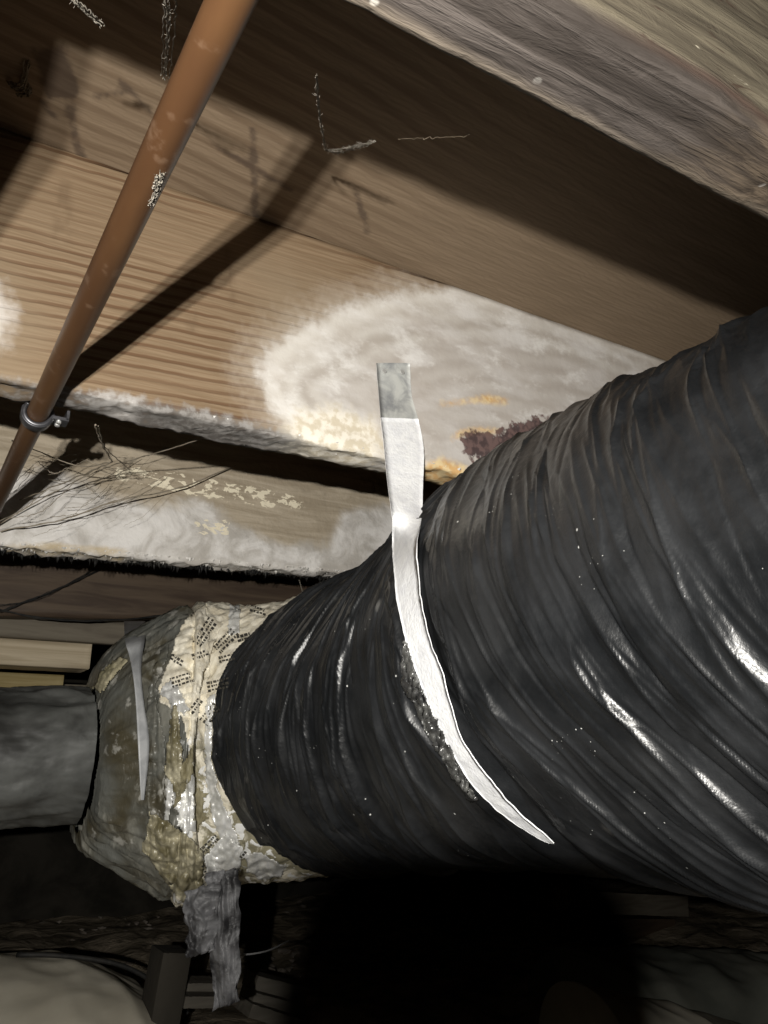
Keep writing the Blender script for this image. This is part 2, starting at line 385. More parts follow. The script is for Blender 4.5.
def make_black_plastic():
    m = N('black_polythene_sleeve', .30, .5)
    g = m.noise(16, None, 5, .4, .6); g2 = m.noise(180, None, 4)
    base = m.mix(m.ss(g, .35, .7), (0.008, 0.0088, 0.0098), (0.021, 0.0222, 0.024))
    base = m.mix(m.ma('MULTIPLY', m.ss(m.noise(9, None, 4, .5), .52, .72), .45), base, (0.040, 0.041, 0.042))
    d = m.vor(58); spk = m.ma('MULTIPLY', m.ss(d, .055, .03), m.ss(m.noise(37, None, 1), .50, .56))
    d2 = m.vor(230); spk2 = m.ma('MULTIPLY', m.ss(d2, .11, .06), m.ss(m.noise(17, None, 4), .60, .66))
    d3 = m.vor(19); smg = m.ma('MULTIPLY', m.ss(m.ma('ADD', d3, m.ma('MULTIPLY', g2, .16)), .20, .10), m.ss(m.noise(9, None, 2), .50, .58))
    base = m.mix(m.ma('MULTIPLY', smg, .45), base, (0.16, 0.155, 0.145))
    base = m.mix(m.ma('MINIMUM', m.ma('ADD', spk, spk2), 1.0), base, (0.60, 0.60, 0.58))
    m.col(base); m.rough(m.ma('MULTIPLY_ADD', g2, .40, .17)); m.b.inputs['Specular IOR Level'].default_value = .6
    m.bump(m.ma('ADD', m.ma('MULTIPLY', m.noise(60, None, 4, 1.0), .6), m.ma('ADD', m.ma('MULTIPLY', g2, .3), m.ma('MULTIPLY', m.noise(620, None, 2), .22))), .5, .0014)
    return m
def make_foil():
    m = N('foil_faced_wrap_paper', .42, .5)
    g = m.noise(15, None, 5, 1.2, .65); g2 = m.noise(60, None, 4, .5); x = sep(m, 'Z')
    base = m.mix(m.ss(g2, .35, .7), (0.88, 0.83, 0.70), (0.74, 0.67, 0.52))
    low = m.ss(m.ma('ADD', x, m.ma('MULTIPLY', m.ma('SUBTRACT', g, .5), .12)), .05, .0)
    dirt = m.ma('MULTIPLY', m.ss(g, .42, .52), low)
    base = m.mix(m.ma('MULTIPLY', dirt, .85), base, (0.20, 0.18, 0.10))
    base = m.mix(m.ma('MULTIPLY', low, m.ss(g2, .55, .6)), base, (0.9, 0.9, 0.88))
    m.col(base); m.bump(m.ma('ADD', g2, g), .8, .004); return m
def make_grey_sleeve():
    m = N('dusty_grey_plastic_wrap', .38, .5)
    g = m.noise(1.0, m.mapv(scale=(34, 34, 9)), 5, .8, .65); g2 = m.noise(13, None, 5, .5)
    b = m.mix(m.ss(g2, .38, .66), (0.125, 0.128, 0.115), (0.070, 0.060, 0.036))
    b = m.mix(m.ss(g, .5, .72), b, (0.26, 0.255, 0.22))
    b = m.mix(m.ma('MULTIPLY', m.ss(m.noise(40, None, 4), .6, .68), .7), b, (0.45, 0.44, 0.40))
    m.col(b); m.bump(m.ma('ADD', g, g2), .8, .004); return m

M_J2 = joist2_mat(); M_J1 = make_j1(); M_J3 = make_j3(); M_SUB = make_subfloor()
M_BLACK = make_black_plastic(); M_FOIL = make_foil(); M_GREY = make_grey_sleeve()
M_GREYDUCT = simple('grey_dirty_duct_jacket', (0.030, 0.030, 0.028), (0.115, 0.118, 0.112), 9, .5, .4, .8, .004)
M_GIRDER = simple('red_brown_beam_wood', (0.058, 0.038, 0.026), (0.11, 0.078, 0.052), 1.0, .6, .3, .4, .001, 5, (6, 60, 60))
M_GREYWOOD = simple('grey_old_board_wood', (0.13, 0.11, 0.085), (0.20, 0.175, 0.135), 1.0, .75, .25, .4, .001, 5, (6, 60, 60))
M_PALE = simple('pale_new_board_wood', (0.46, 0.38, 0.26), (0.60, 0.51, 0.37), 1.0, .7, .25, .3, .0006, 5, (5, 80, 120))
M_YELLOW = simple('yellowed_board_wood', (0.27, 0.21, 0.09), (0.38, 0.31, 0.16), 1.0, .7, .25, .3, .0006, 5, (5, 80, 160))
M_SOIL = simple('damp_soil', (0.16, 0.135, 0.095), (0.42, 0.35, 0.26), 14, .95, .1, 1, .02, 8)
M_CONC = simple('dark_foundation_concrete', (0.020, 0.018, 0.014), (0.045, 0.04, 0.032), 8, .9, .2, .8, .01, 6)
M_STONE = simple('pebble_stone', (0.18, 0.15, 0.12), (0.40, 0.35, 0.30), 30, .8, .3)
M_SHEETB = simple('beige_plastic_sheet', (0.50, 0.46, 0.37), (0.62, 0.58, 0.48), 5, .5, .4, .4, .003)
M_SHEETG = simple('grey_green_plastic_sheet', (0.17, 0.18, 0.155), (0.26, 0.26, 0.22), 5, .45, .45, .4, .003)
M_SLAT = simple('dark_slat_wood', (0.10, 0.09, 0.075), (0.16, 0.145, 0.12), 1.0, .8, .2, .3, .001, 4, (8, 60, 60))
M_WEB = simple('dusty_cobweb', (0.22, 0.20, 0.165), (0.32, 0.29, 0.25), 60, .95, .05)
M_WEBD = simple('brown_dusty_cobweb', (0.16, 0.13, 0.09), (0.24, 0.20, 0.15), 60, .95, .05)
M_WEBT = simple('tan_dusty_cobweb', (0.24, 0.205, 0.155), (0.34, 0.30, 0.24), 60, .95, .05)
M_CABLE = simple('black_cable_jacket', (0.012, 0.012, 0.012), (0.03, 0.028, 0.025), 40, .6, .3)
M_PHONE = simple('black_phone_case', (0.012, 0.012, 0.013), (0.018, 0.018, 0.02), 40, .5, .4)
M_FUZZ = simple('white_mould_fuzz', (0.66, 0.64, 0.60), (0.85, 0.83, 0.80), 90, .95, .05)
M_INK = simple('black_print_ink', (0.03, 0.03, 0.03), (0.10, 0.09, 0.07), 200, .6, .3)
M_SCREW = simple('zinc_screw', (0.72, 0.72, 0.70), (0.85, 0.85, 0.83), 60, .35, .5, .2, .0003, metal=.6)
M_CLAMP = simple('dull_steel_clamp', (0.05, 0.05, 0.055), (0.13, 0.13, 0.14), 70, .4, .5, .3, .0004, metal=.7)

def make_pipe():
    m = N('brown_copper_pipe', .42, .5)
    g = m.noise(25, m.mapv(scale=(1, .25, 1)), 4); g2 = m.noise(70, None, 4)
    b = m.mix(m.ss(g, .35, .65), (0.115, 0.057, 0.024), (0.080, 0.038, 0.017))
    b = m.mix(m.ma('MULTIPLY', m.ss(g2, .60, .7), .35), b, (0.22, 0.14, 0.09))
    m.col(b); m.b.inputs['Metallic'].default_value = .15; m.bump(g2, .2, .0004); return m
M_PIPE = make_pipe()
def make_strap():
    m = N('silver_foil_strap', .38, .6)
    g = m.noise(90, None, 5, .4, .7); g2 = m.noise(420, None, 3)
    m.col(m.mix(m.ss(g, .35, .62), (0.82, 0.83, 0.86), (0.96, 0.97, 0.98)))
    m.rough(m.ma('MULTIPLY_ADD', g2, .3, .3)); m.b.inputs['Metallic'].default_value = .05
    m.bump(m.ma('ADD', g, g2), .6, .0008); return m
M_STRAP = make_strap()

# ================================================================== setting
XL, XR = -1.3, 3.4
def subfloor():
    nx, ny = 320, 240
    X = np.linspace(XL, XR, nx); Y = np.linspace(-1.0, 2.6, ny)
    # denser where the camera looks
    X = np.concatenate([np.linspace(XL, -.1, 20), np.linspace(-.095, 1.2, 300), np.linspace(1.21, XR, 30)])
    Y = np.concatenate([np.linspace(-1.0, .2, 20), np.linspace(.204, .56, 120), np.linspace(.57, 2.6, 30)])
    XX, YY = np.meshgrid(X, Y, indexing='ij'); ZZ = JT+.0004*perlin(XX*20, YY*50)
    V = np.stack([XX, YY, ZZ], -1).reshape(-1, 3); n, k = len(X), len(Y)
    Fs = gridf(n, k)
    top = np.array([[XL, -1, JT+.018], [XR, -1, JT+.018], [XR, 2.6, JT+.018], [XL, 2.6, JT+.018]])
    at = attr_sub(V); at['stain_webshade'] = np.concatenate([at['stain_webshade'], [-1]*4])
    F = Fs.tolist()+[[len(V), len(V)+1, len(V)+2, len(V)+3]]
    o = mesh('ceiling', np.concatenate([V, top]), F, M_SUB, attrs=at)
    tag(o, 'tan plywood subfloor seen from below, lying on the joists', kind='structure')
subfloor()

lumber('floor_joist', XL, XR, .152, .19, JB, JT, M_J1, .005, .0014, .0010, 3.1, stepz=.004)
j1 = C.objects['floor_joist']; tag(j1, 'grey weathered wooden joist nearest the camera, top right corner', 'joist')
j2 = lumber('floor_joist', XL, XR, J2Y0, J2Y1, JB, JT, M_J2, .0045, .0006, .0030, 8.7, attrfn=attr_j2, stepz=.005)
tag(j2, 'tan pine joist with a large white mould bloom, silver strap fixed to its face', 'joist')
j3 = lumber('floor_joist', XL, XR, .962, 1.0, JB-.004, JT, M_J3, .006, .0016, .0060, 5.3, zb=([-.2, .08, .54, 1.0], [-.022, -.016, .003, .006]), attrfn=attr_j3, stepz=.006)
tag(j3, 'mouldy white-edged joist behind the stained pine one, ragged fuzz along its bottom', 'joist')

# fuzz hanging from the third joist's lower edge, one object
def fuzz(name, parent, y0, y1, xs, zfun, hmin, hmax, n, seed, mat):
    rnd = random.Random(seed); mb = MB()
    for k in range(n):
        x = rnd.uniform(*xs); y = rnd.uniform(y0, y1); z = zfun(x)+.003; h = rnd.uniform(hmin, hmax)*(1.0 if rnd.random() < .85 else 1.8)
        w = rnd.uniform(.0015, .004); a = rnd.uniform(0, 3)
        ring = [(x+w*math.cos(a+t), y+w*math.sin(a+t), z) for t in (0, 2.1, 4.2)]
        ring2 = [(x+w*.6*math.cos(a+t)+rnd.uniform(-.001, .001), y+w*.6*math.sin(a+t), z-h*.5) for t in (0, 2.1, 4.2)]
        tip = (x+rnd.uniform(-.002, .002), y+rnd.uniform(-.001, .001), z-h)
        mb.add(ring+ring2+[tip], [[0, 1, 4, 3], [1, 2, 5, 4], [2, 0, 3, 5], [3, 4, 6], [4, 5, 6], [5, 3, 6]])
    o = mb.build(name, mat, parent); o['kind'] = 'stuff'; return o
zb3 = lambda x: JB-.004+np.interp(x, [-.2, .08, .54, 1.0], [-.022, -.016, .003, .006])
fuzz('mould_fringe', j3, .962, .985, (-.1, .75), zb3, .0015, .0045, 1500, 3, M_FUZZ)
fuzz('dark_fringe', j3, .99, 1.0, (-.1, .75), lambda x: zb3(x)-.002, .003, .007, 900, 4, M_CABLE)
fuzz('mould_fringe', j2, J2Y0, J2Y1, (.16, .46), lambda x: JB+.001, .001, .003, 260, 5, M_FUZZ)

# floor, walls
def ground():
    X = np.linspace(XL-.3, XR+.3, 150); Y = np.linspace(-1.2, 3.3, 150); XX, YY = np.meshgrid(X, Y, indexing='ij')
    ZZ = -.42+.02*fbm(XX*2.5, YY*2.5, 0, 5)+.012*fbm(XX*12, YY*12, 3, 3)
    o = mesh('floor', np.stack([XX, YY, ZZ], -1).reshape(-1, 3), gridf(150, 150), M_SOIL); tag(o, 'dark bare soil of the crawl space', kind='structure')
ground()
def wall(name, x0, x1, y0, y1, z0=-.5, z1=JT+.018):
    V = np.array([[x, y, z] for x in (x0, x1) for y in (y0, y1) for z in (z0, z1)])
    F = [[0, 1, 3, 2], [4, 6, 7, 5], [0, 4, 5, 1], [2, 3, 7, 6], [0, 2, 6, 4], [1, 5, 7, 3]]
    o = mesh(name, V, F, M_CONC, smooth=False); tag(o, 'dark rough foundation wall', kind='structure')
wall('wall_back', XL-.3, XR+.3, 2.6, 2.75); wall('wall_left', XL-.3, XL, -1.2, 2.6); wall('wall_right', XR, XR+.3, -1.2, 2.6); wall('wall_front', XL-.3, XR+.3, -1.15, -1.0)

# ================================================================== boards at the far left
def board(name, u0, v0, u1, v1, y, th, mat, label, cat='board', xl=None, **kw):
    a, b = hity(u0, v0, y), hity(u1, v1, y); b[2] = hity(u0, v1, y)[2]
    o = lumber(name, xl if xl is not None else a[0], b[0], y, y+th, min(a[2], b[2]), max(a[2], b[2]), mat, .012, .0007, 0, seed=y*7+v0, stepz=.012, **kw)
    tag(o, label, cat); return o
board('beam', 0, 545, 460, 616, 1.36, .038, M_GIRDER, 'red-brown stained beam running under the white-edged joist', 'beam', xl=XL, zb=([.1, .3, .5, .8], [0, .012, .035, .05]))
board('ledger_board', 0, 612, 330, 636, 1.42, .03, M_GREYWOOD, 'dull grey-brown board just below the red-brown beam', xl=XL)
board('lumber_block', 0, 638, 90, 664, 1.44, .09, M_PALE, 'pale cream board end under the grey-brown board, upper of two', 'lumber', xl=-.6)
board('lumber_block', 0, 672, 62, 694, 1.50, .09, M_YELLOW, 'yellowish short board end lying below the pale cream board', 'lumber', xl=-.6)
board('sill_board', 62, 684, 140, 692, 1.55, .04, M_GREYWOOD, 'thin grey board edge right of the yellowish board end', xl=-.6)

# ================================================================== main black duct
def ringparam(y):
    yk = [-1.0, .30, .45, .52, .60, .68, .76, .84, .880, .893, .905]
    xc = np.interp(y, yk, [.447, .447, .449, .452, .455, .455, .456, .457, .458, .458, .458])
    zc = np.interp(y, yk, [.086, .086, .085, .076, .064, .053, .047, .041, .038, .038, .038])
    r = np.interp(y, yk, [.1625, .1625, .160, .155, .151, .146, .151, .154, .150, .142, .128])
    return xc, zc, r
PH0 = math.pi
def strap_y(phi):          # phi measured ccw in x-z seen along -y ; strap rides this line
    return np.interp(phi, [math.radians(d) for d in (90, 159, 178, 192, 207, 221, 234, 260, 300)], [.52, .466, .442, .424, .409, .399, .393, .40, .43])
def black_duct():
    root = empty('flexible_duct', (.45, .3, -.075))
    tag(root, 'large insulated duct in wrinkled black plastic sleeve, running along under the joists', 'duct')
    ny, na = 900, 640
    y = np.concatenate([np.linspace(-.9, .04, 50), np.linspace(.041, .905, ny-50)])
    phi = np.concatenate([np.linspace(0, math.radians(112), 60, endpoint=False), np.linspace(math.radians(112), math.radians(285), na-110, endpoint=False), np.linspace(math.radians(285), 2*math.pi, 50, endpoint=False)])
    Y, P = np.meshgrid(y, phi, indexing='ij')
    xc, zc, r = ringparam(Y)
    cs, sn = np.cos(P), np.sin(P); dp = P-math.pi
    win = np.clip((2.6-np.abs(dp))/.7, 0, 1)
    Lk = lambda q: np.interp(q, [.0, .25, .33, .41, .455, .50, .56, .66, .90], [-.075, -.075, -.080, -.085, -.045, .0, .030, .045, .045])
    g = (np.clip(dp, -1.9, 1.9)+.16*np.clip(dp, -1.9, 1.9)**2)*win
    q = Y.copy()
    for _ in range(14): q = .5*q+.5*(Y-Lk(q)*g)
    q = q+.0035*perlin(cs*2.2, sn*2.2, Y*7)+.0015*perlin(cs*6, sn*6, Y*16)
    far = np.clip((Y-.45)/.1, 0, 1)
    d = .0050*perlin(cs*1.6+3, sn*1.6+3, Y*4.5)
    big = ridge(q*15, dp*.55, 2.)
    d += (.0036+.0022*far)*np.sign(big)*np.abs(big)**1.3*win*np.clip(.75+.8*perlin(cs*1.5+9, sn*1.5, Y*5), .15, 1.5)
    mid = ridge(q*38+4, dp*.9, 7.)
    d += (.0026+.0026*far)*np.maximum(mid, -.3)**2*np.clip(.5+1.2*perlin(cs*2+1, sn*2, Y*8), 0, 1.5)*win
    fine = ridge(q*105+2, dp*1.5, 3.)
    d += (.0006+.0006*far)*fine*np.clip(.5+1.2*perlin(cs*3+5, sn*3, Y*10), 0, 1.4)*win
    # single creases, each a long thin pleat with tapering ends
    rnd = random.Random(19)
    for k in range(420):
        c = rnd.uniform(.08, .90); p0 = math.pi+rnd.uniform(-1.25, 1.2); half = rnd.uniform(.15, .65); w = rnd.choice([.0021, .0026, .0034, .0048]); am = w*rnd.uniform(.4, .95)*(1.3 if c > .46 else .9)*(1 if rnd.random() < .7 else -.8)
        if c > .5 and rnd.random() < .5: w *= .8; half *= 1.2
        dr = rnd.uniform(-.012, .012); bend = rnd.uniform(-.008, .008)
        j0, j1_ = np.searchsorted(phi, p0-half), np.searchsorted(phi, p0+half)
        i0, i1 = np.searchsorted(y, c-.20), np.searchsorted(y, c+.20)
        if j1_-j0 < 4 or i1-i0 < 4: continue
        t = (phi[j0:j1_]-p0)/half
        lc = c+dr*t+bend*t*t
        e = (q[i0:i1, j0:j1_]-lc[None])/w
        prof = np.where(e > 0, np.exp(-e*1.0), np.exp(e*2.2))
        d[i0:i1, j0:j1_] += am*prof*(1-t*t)[None]**1.2
    # puckers running out of the cinch under the strap
    sk = strap_y(P)+.004
    ds = Y-sk
    onv = np.clip((P-math.radians(120))/.5, 0, 1)*np.clip((math.radians(280)-P)/.5, 0, 1)
    d -= onv*.008*np.exp(-(ds/.014)**2)
    d += onv*.0022*np.exp(-((np.abs(ds)-.025)/.018)**2)*ridge(dp*4+ds*40, ds*8, 5.)
    # pull of the sleeve towards its gathered end
    gat = np.clip((Y-.80)/.1, 0, 1)
    d += gat*.0035*ridge(P*0+cs*5, sn*5, q*9)
    r2 = r+d
    V = np.stack([xc+r2*cs, Y, zc+r2*sn], -1).reshape(-1, 3)
    FD = gridf(len(y), na, wrap_m=True)
    mesh('black_sleeve', V, FD, M_BLACK, root)
    global DUCT_V, DUCT_F
    DUCT_V, DUCT_F = V, FD
    # tucked-in end, turned inwards against the wrapped elbow
    phi2 = phi; rr = np.array([.128, .118, .10])
    V2 = []
    for k, q_ in enumerate(rr): V2.append(np.stack([.458+q_*np.cos(phi2), np.full(na, .905+.003*k), .038+q_*np.sin(phi2)], -1))
    mesh('sleeve_end', np.concatenate(V2), gridf(3, na, wrap_m=True), M_BLACK, root)
    return root
duct = black_duct()

def cyl_hit(u, v):
    d = ray(u, v); best = None
    for y in np.linspace(.15, .9, 900):
        P = d*y/d[1]; xc, zc, r = ringparam(y)
        if math.hypot(P[0]-xc, P[2]-zc) <= r+.004: return P
    return None

# ================================================================== strap
def strap():
    root = empty('hanger_strap', hity(393, 365, J2Y0-.003))
    tag(root, 'long shiny silver strap hanging from the mouldy joist and wrapping around the black duct', 'strap')
    L = [(376.5, 363), (379, 395), (382, 428), (385, 455), (388, 485), (392, 515), (396, 545), (399, 575), (403, 605), (411, 640), (421, 670), (434, 703), (449, 735), (462, 758), (477, 781), (494, 799), (512, 814), (533, 827), (552, 837)]
    Rr = [(410, 363), (412, 395), (421, 430), (424, 455), (423, 485), (422, 515), (421.5, 545), (423, 575), (427, 605), (435, 640), (447, 670), (456, 703), (466, 735), (481, 758), (499, 781), (512, 797), (525, 810), (540, 822), (557, 837)]
    def place(i, p):
        u, v = p
        base = hity(u, v, J2Y0-.0030-(.0 if i < 2 else 0))
        if i <= 1: return base
        c = cyl_hit(u, v)
        if i == 2: return hity(u, v, J2Y0-.012)
        if i == 3: return hity(u, v, J2Y0-.022)
        if i == 4: return hity(u, v, J2Y0-.036)
        if i == 5: return hity(u, v, J2Y0-.056)
        if c is None: return hity(u, v, .48)
        cc = np.array([ringparam(c[1])[0], c[1], ringparam(c[1])[1]]); nn = c-cc; nn /= np.linalg.norm(nn)
        return c+nn*.0045
    A = smooth_path([place(i, p) for i, p in enumerate(L)], 120); B = smooth_path([place(i, p) for i, p in enumerate(Rr)], 120)
    def ribbon(a, b, k0, k1, name, mat, th=.0009, m=9):
        n = k1-k0; t = np.linspace(0, 1, m)
        P = a[k0:k1, None, :]*(1-t)[None, :, None]+b[k0:k1, None, :]*t[None, :, None]
        du = np.gradient(P, axis=0); dv = np.gradient(P, axis=1); nr = np.cross(du, dv); nr /= np.linalg.norm(nr, axis=2)[..., None]+1e-9
        s = np.sign((nr*(-P)).sum()) or 1; nr = nr*s
        P = P+nr*(.0006*perlin(P[..., 0]*160, P[..., 1]*160, P[..., 2]*160))[..., None]
        # slightly cupped edges
        V = np.concatenate([P.reshape(-1, 3), (P-nr*th).reshape(-1, 3)]); f1 = gridf(n, m); f2 = gridf(n, m, off=n*m)[:, ::-1]
        F = f1.tolist()+f2.tolist(); o = n*m
        for i in range(n-1):
            F += [[i*m, (i+1)*m, (i+1)*m+o, i*m+o], [i*m+m-1, i*m+m-1+o, (i+1)*m+m-1+o, (i+1)*m+m-1]]
        F += [[k for k in range(m)][::-1]+[o+k for k in range(m)]]
        return mesh(name, V, F, mat, root)
    ribbon(A, B, 0, 12, 'strap_end', simple('dull_zinc_strap_end', (0.30, 0.31, 0.32), (0.62, 0.63, 0.60), 45, .5, .5, .4, .001, metal=.2))
    ribbon(A, B, 11, 120, 'strap_band', M_STRAP)
    # two nail heads through the end of the strap
    for (u, v) in ((384, 371), (402, 372)):
        c = hity(u, v, J2Y0-.0045); V, F = tube([c, c+np.array([0, -.0012, 0])], .0022, 10)
        mesh('nail_head', V, F, M_SCREW, root, False)
strap()

# ================================================================== elbow wrapped in foil-faced insulation
def elbow():
    root = empty('duct_elbow', (.40, 1.0, -.14))
    tag(root, 'duct elbow wrapped in cream printed paper and grimy plastic behind the black duct', 'duct elbow')
    def sweep(ctrl, n, na, name, mat, dispf, close=None):
        K = np.array(ctrl, float); s = np.linspace(0, len(K)-1, n); col = lambda c: smooth_path(K[:, [c]], n)[:, 0]
        X, Yc, Z, Rd, An = [col(c) for c in range(5)]
        phi = np.linspace(0, 2*math.pi, na, endpoint=False)
        ang = np.radians(An)                   # heading, 0 = +y, 90 = -x
        T = np.stack([-np.sin(ang), np.cos(ang), 0*ang], -1); S = np.stack([np.cos(ang), np.sin(ang), 0*ang], -1)
        SS, PP = np.meshgrid(np.linspace(0, 1, n), phi, indexing='ij')
        d = dispf(SS, PP)
        rad = Rd[:, None]+d
        V = np.stack([X, Yc, Z], -1)[:, None, :]+rad[..., None]*(np.cos(PP)[..., None]*S[:, None, :]+np.sin(PP)[..., None]*np.array([0, 0, 1.0]))
        o = mesh(name, V.reshape(-1, 3), gridf(n, na, wrap_m=True), mat, root)
        return V, o
    def dfoil(S, P):
        c, s = np.cos(P), np.sin(P)
        return .010*perlin(c*2.2, s*2.2, S*3)+.005*ridge(c*5, s*5, S*6)+.0025*ridge(c*14, s*14, S*14)+.001*perlin(c*40, s*40, S*40)
    #        x     y     z    r    heading
    VF, _ = sweep([(.462, .895, .036, .135, 0), (.462, .90, .034, .150, 0), (.455, .935, .032, .163, 4), (.440, .975, .028, .166, 16), (.415, 1.01, .026, .166, 34), (.392, 1.032, .022, .170, 52), (.368, 1.048, .020, .175, 60), (.345, 1.062, .018, .177, 70), (.325, 1.07, .018, .176, 76), (.318, 1.072, .018, .150, 78)], 110, 260, 'foil_wrap', M_FOIL, dfoil)
    def dgrey(S, P):
        c, s = np.cos(P), np.sin(P)
        return .008*perlin(c*2, s*2+4, S*2)+.007*ridge(c*7+3, s*7, S*2.5)+.0035*ridge(c*18, s*18, S*5)+.001*perlin(c*50, s*50, S*30)
    VG, _ = sweep([(.335, 1.068, .018, .145, 72), (.330, 1.070, .018, .164, 74), (.318, 1.072, .018, .171, 76), (.298, 1.075, .018, .164, 79), (.270, 1.078, .018, .149, 84), (.238, 1.08, .014, .128, 88), (.212, 1.08, .006, .102, 90), (.206, 1.08, .0, .076, 90)], 120, 260, 'plastic_wrap', M_GREY, dgrey)
    # patches of print on the paper, dark ink flecks laid on the surface
    rnd = random.Random(4); n, na = VF.shape[:2]
    def uv_of(u, v):
        best = None; pr = None
        W = VF.reshape(-1, 3); D = W@F_; U = CX+FPX*(W@R_)/D; Vv = CY-FPX*(W@U_)/D
        cost = (U-u)**2+(Vv-v)**2+np.where(D > 1.12, 400, 0); k = np.argmin(cost+D*20); return divmod(k, na)
    def patch(name, corners, dist, mat, bulge=.006, n=16, seed=0., th=.0012, amp=.003):
        """crumpled sheet through given picture corners at given distances"""
        A, B, Cc, D = [ray(u, v)*dd for (u, v), dd in zip(corners, dist)]
        S, T = np.meshgrid(np.linspace(0, 1, n), np.linspace(0, 1, n), indexing='ij'); S = S[..., None]; T = T[..., None]
        P = A*(1-S)*(1-T)+B*(1-S)*T+Cc*S*T+D*S*(1-T)
        nr = np.cross(B-A, D-A); nr /= np.linalg.norm(nr); nr *= -np.sign(nr@A)
        h = bulge*np.sin(math.pi*S)*np.sin(math.pi*T)+amp*ridge(S*4+seed, T*2+seed, seed)[..., :]+amp*.5*perlin(S*9, T*9, seed)
        e = .004*fbm(S*6+seed, T*6, 2+seed, 3)*((S < .05) | (S > .95) | (T < .05) | (T > .95))
        P = P+nr*h+np.array([1., 0, .6])*e
        V = np.concatenate([P.reshape(-1, 3), (P-nr*th).reshape(-1, 3)]); F = gridf(n, n).tolist()+gridf(n, n, off=n*n)[:, ::-1].tolist()
        e_ = [k for k in range(n)]+[k*n+n-1 for k in range(1, n)]+[(n-1)*n+k for k in range(n-2, -1, -1)]+[k*n for k in range(n-2, 0, -1)]
        for a, b in zip(e_, e_[1:]+e_[:1]): F.append([a, b, b+n*n, a+n*n])
        return P, mesh(name, V, F, mat, root)
    tape = simple('silver_foil_tape', (0.68, 0.68, 0.65), (0.95, 0.95, 0.93), 60, .3, .6, .6, .002, metal=.3)
    rag = simple('torn_olive_insulation', (0.22, 0.20, 0.12), (0.42, 0.38, 0.26), 30, .8, .2, 1, .006)
    grime = simple('olive_grime_on_wrap', (0.16, 0.14, 0.08), (0.30, 0.27, 0.17), 30, .6, .3, 1, .004)
    clear = simple('grimy_clear_wrap', (0.15, 0.13, 0.07), (0.50, 0.46, 0.33), 26, .3, .6, 1, .005)
    from mathutils.bvhtree import BVHTree
    nf = VF.shape[0]*VF.shape[1]; VV = np.concatenate([VF.reshape(-1, 3), VG.reshape(-1, 3), DUCT_V])
    FF = gridf(VF.shape[0], VF.shape[1], wrap_m=True).tolist()+gridf(VG.shape[0], VG.shape[1], wrap_m=True, off=nf).tolist()+(DUCT_F+nf+VG.shape[0]*VG.shape[1]).tolist()
    bvh = BVHTree.FromPolygons(VV.tolist(), FF)
    def decal(name, poly, mat, label=None, off=.002, amp=.003, step=1.1, rag_=2.0, seed=0., par=None, lift=0., fold=(6., 2.)):
        """thin crumpled sheet laid on the wrapped surface"""
        P = np.array(poly, float); u = np.arange(P[:, 0].min()-4, P[:, 0].max()+4, step); v = np.arange(P[:, 1].min()-4, P[:, 1].max()+4, step)
        UU, VV_ = np.meshgrid(u, v, indexing='ij')
        ins = sd_poly(UU, VV_, poly)+rag_*perlin(UU*.13+seed, VV_*.13, seed)+rag_*.5*perlin(UU*.4+seed, VV_*.4, seed) > 0
        idx = -np.ones(UU.shape, int); VL = []
        for i in range(len(u)):
            for j in range(len(v)):
                if not ins[i, j]: continue
                d = Vector(ray(u[i], v[j])); L = d.length; h = bvh.ray_cast(Vector((0, 0, 0)), d/L)
                if h[0] is None: continue
                t = (v[j]-v[0])/(v[-1]-v[0])
                e = off+amp*(.5+.5*float(ridge(u[i]/fold[0]/6+seed, v[j]/fold[1]/30, seed)))+amp*.5*float(perlin(u[i]/4., v[j]/6., seed))+lift*math.sin(math.pi*t)
                idx[i, j] = len(VL); VL.append(tuple(h[0]-d/L*max(e, .0012)))
        Fq = []
        for i in range(len(u)-1):
            for j in range(len(v)-1):
                c = [idx[i, j], idx[i+1, j], idx[i+1, j+1], idx[i, j+1]]
                if min(c) >= 0:
                    a4 = [Vector(VL[k]) for k in c]
                    if max((a4[0]-a4[2]).length, (a4[1]-a4[3]).length) < .02: Fq.append(c)
        if not Fq: return None
        par_ = list(range(len(VL)))
        def find(a):
            while par_[a] != a: par_[a] = par_[par_[a]]; a = par_[a]
            return a
        for f in Fq:
            for k in f[1:]: par_[find(k)] = find(f[0])
        cnt = {}
        for f in Fq: cnt[find(f[0])] = cnt.get(find(f[0]), 0)+1
        keep = max(cnt, key=cnt.get); Fq = [f for f in Fq if find(f[0]) == keep]
        used = sorted({k for f in Fq for k in f}); mp = {k: i for i, k in enumerate(used)}
        VL = [VL[k] for k in used]; Fq = [[mp[k] for k in f] for f in Fq]
        o = mesh(name, VL, Fq, mat, par or root); md = o.modifiers.new('thickness', 'SOLIDIFY'); md.thickness = .0009; md.offset = -1
        if label: o['label'] = label
        return o
    decal('paper_flap', [(206, 604), (210, 640), (207, 745), (196, 760), (186, 740), (182, 716), (160, 703), (158, 688), (168, 664), (176, 636), (188, 614)], M_FOIL, 'cream printed paper lapping over the grimy plastic', off=.0015, amp=.002, seed=41)
    decal('foil_tape', [(229, 604), (241, 605), (240, 634), (227, 636)], tape, 'short silver tape tab at the top of the wrap', amp=.002, rag_=1)
    decal('foil_tape', [(158, 694), (164, 684), (172, 680), (182, 692), (190, 710), (184, 716), (170, 702)], tape, 'small crumpled silver scrap at the left of the paper', amp=.004)
    decal('foil_tape', [(171, 704), (181, 700), (180, 745), (173, 800), (168, 830), (163, 828), (168, 770)], tape, 'narrow bright strip down the side', amp=.003)
    decal('foil_tape', [(206, 700), (220, 690), (214, 730), (218, 790), (236, 832), (243, 850), (226, 848), (212, 820), (206, 780), (204, 740)], tape, 'long bright silver tape beside the black sleeve', amp=.004, seed=3)
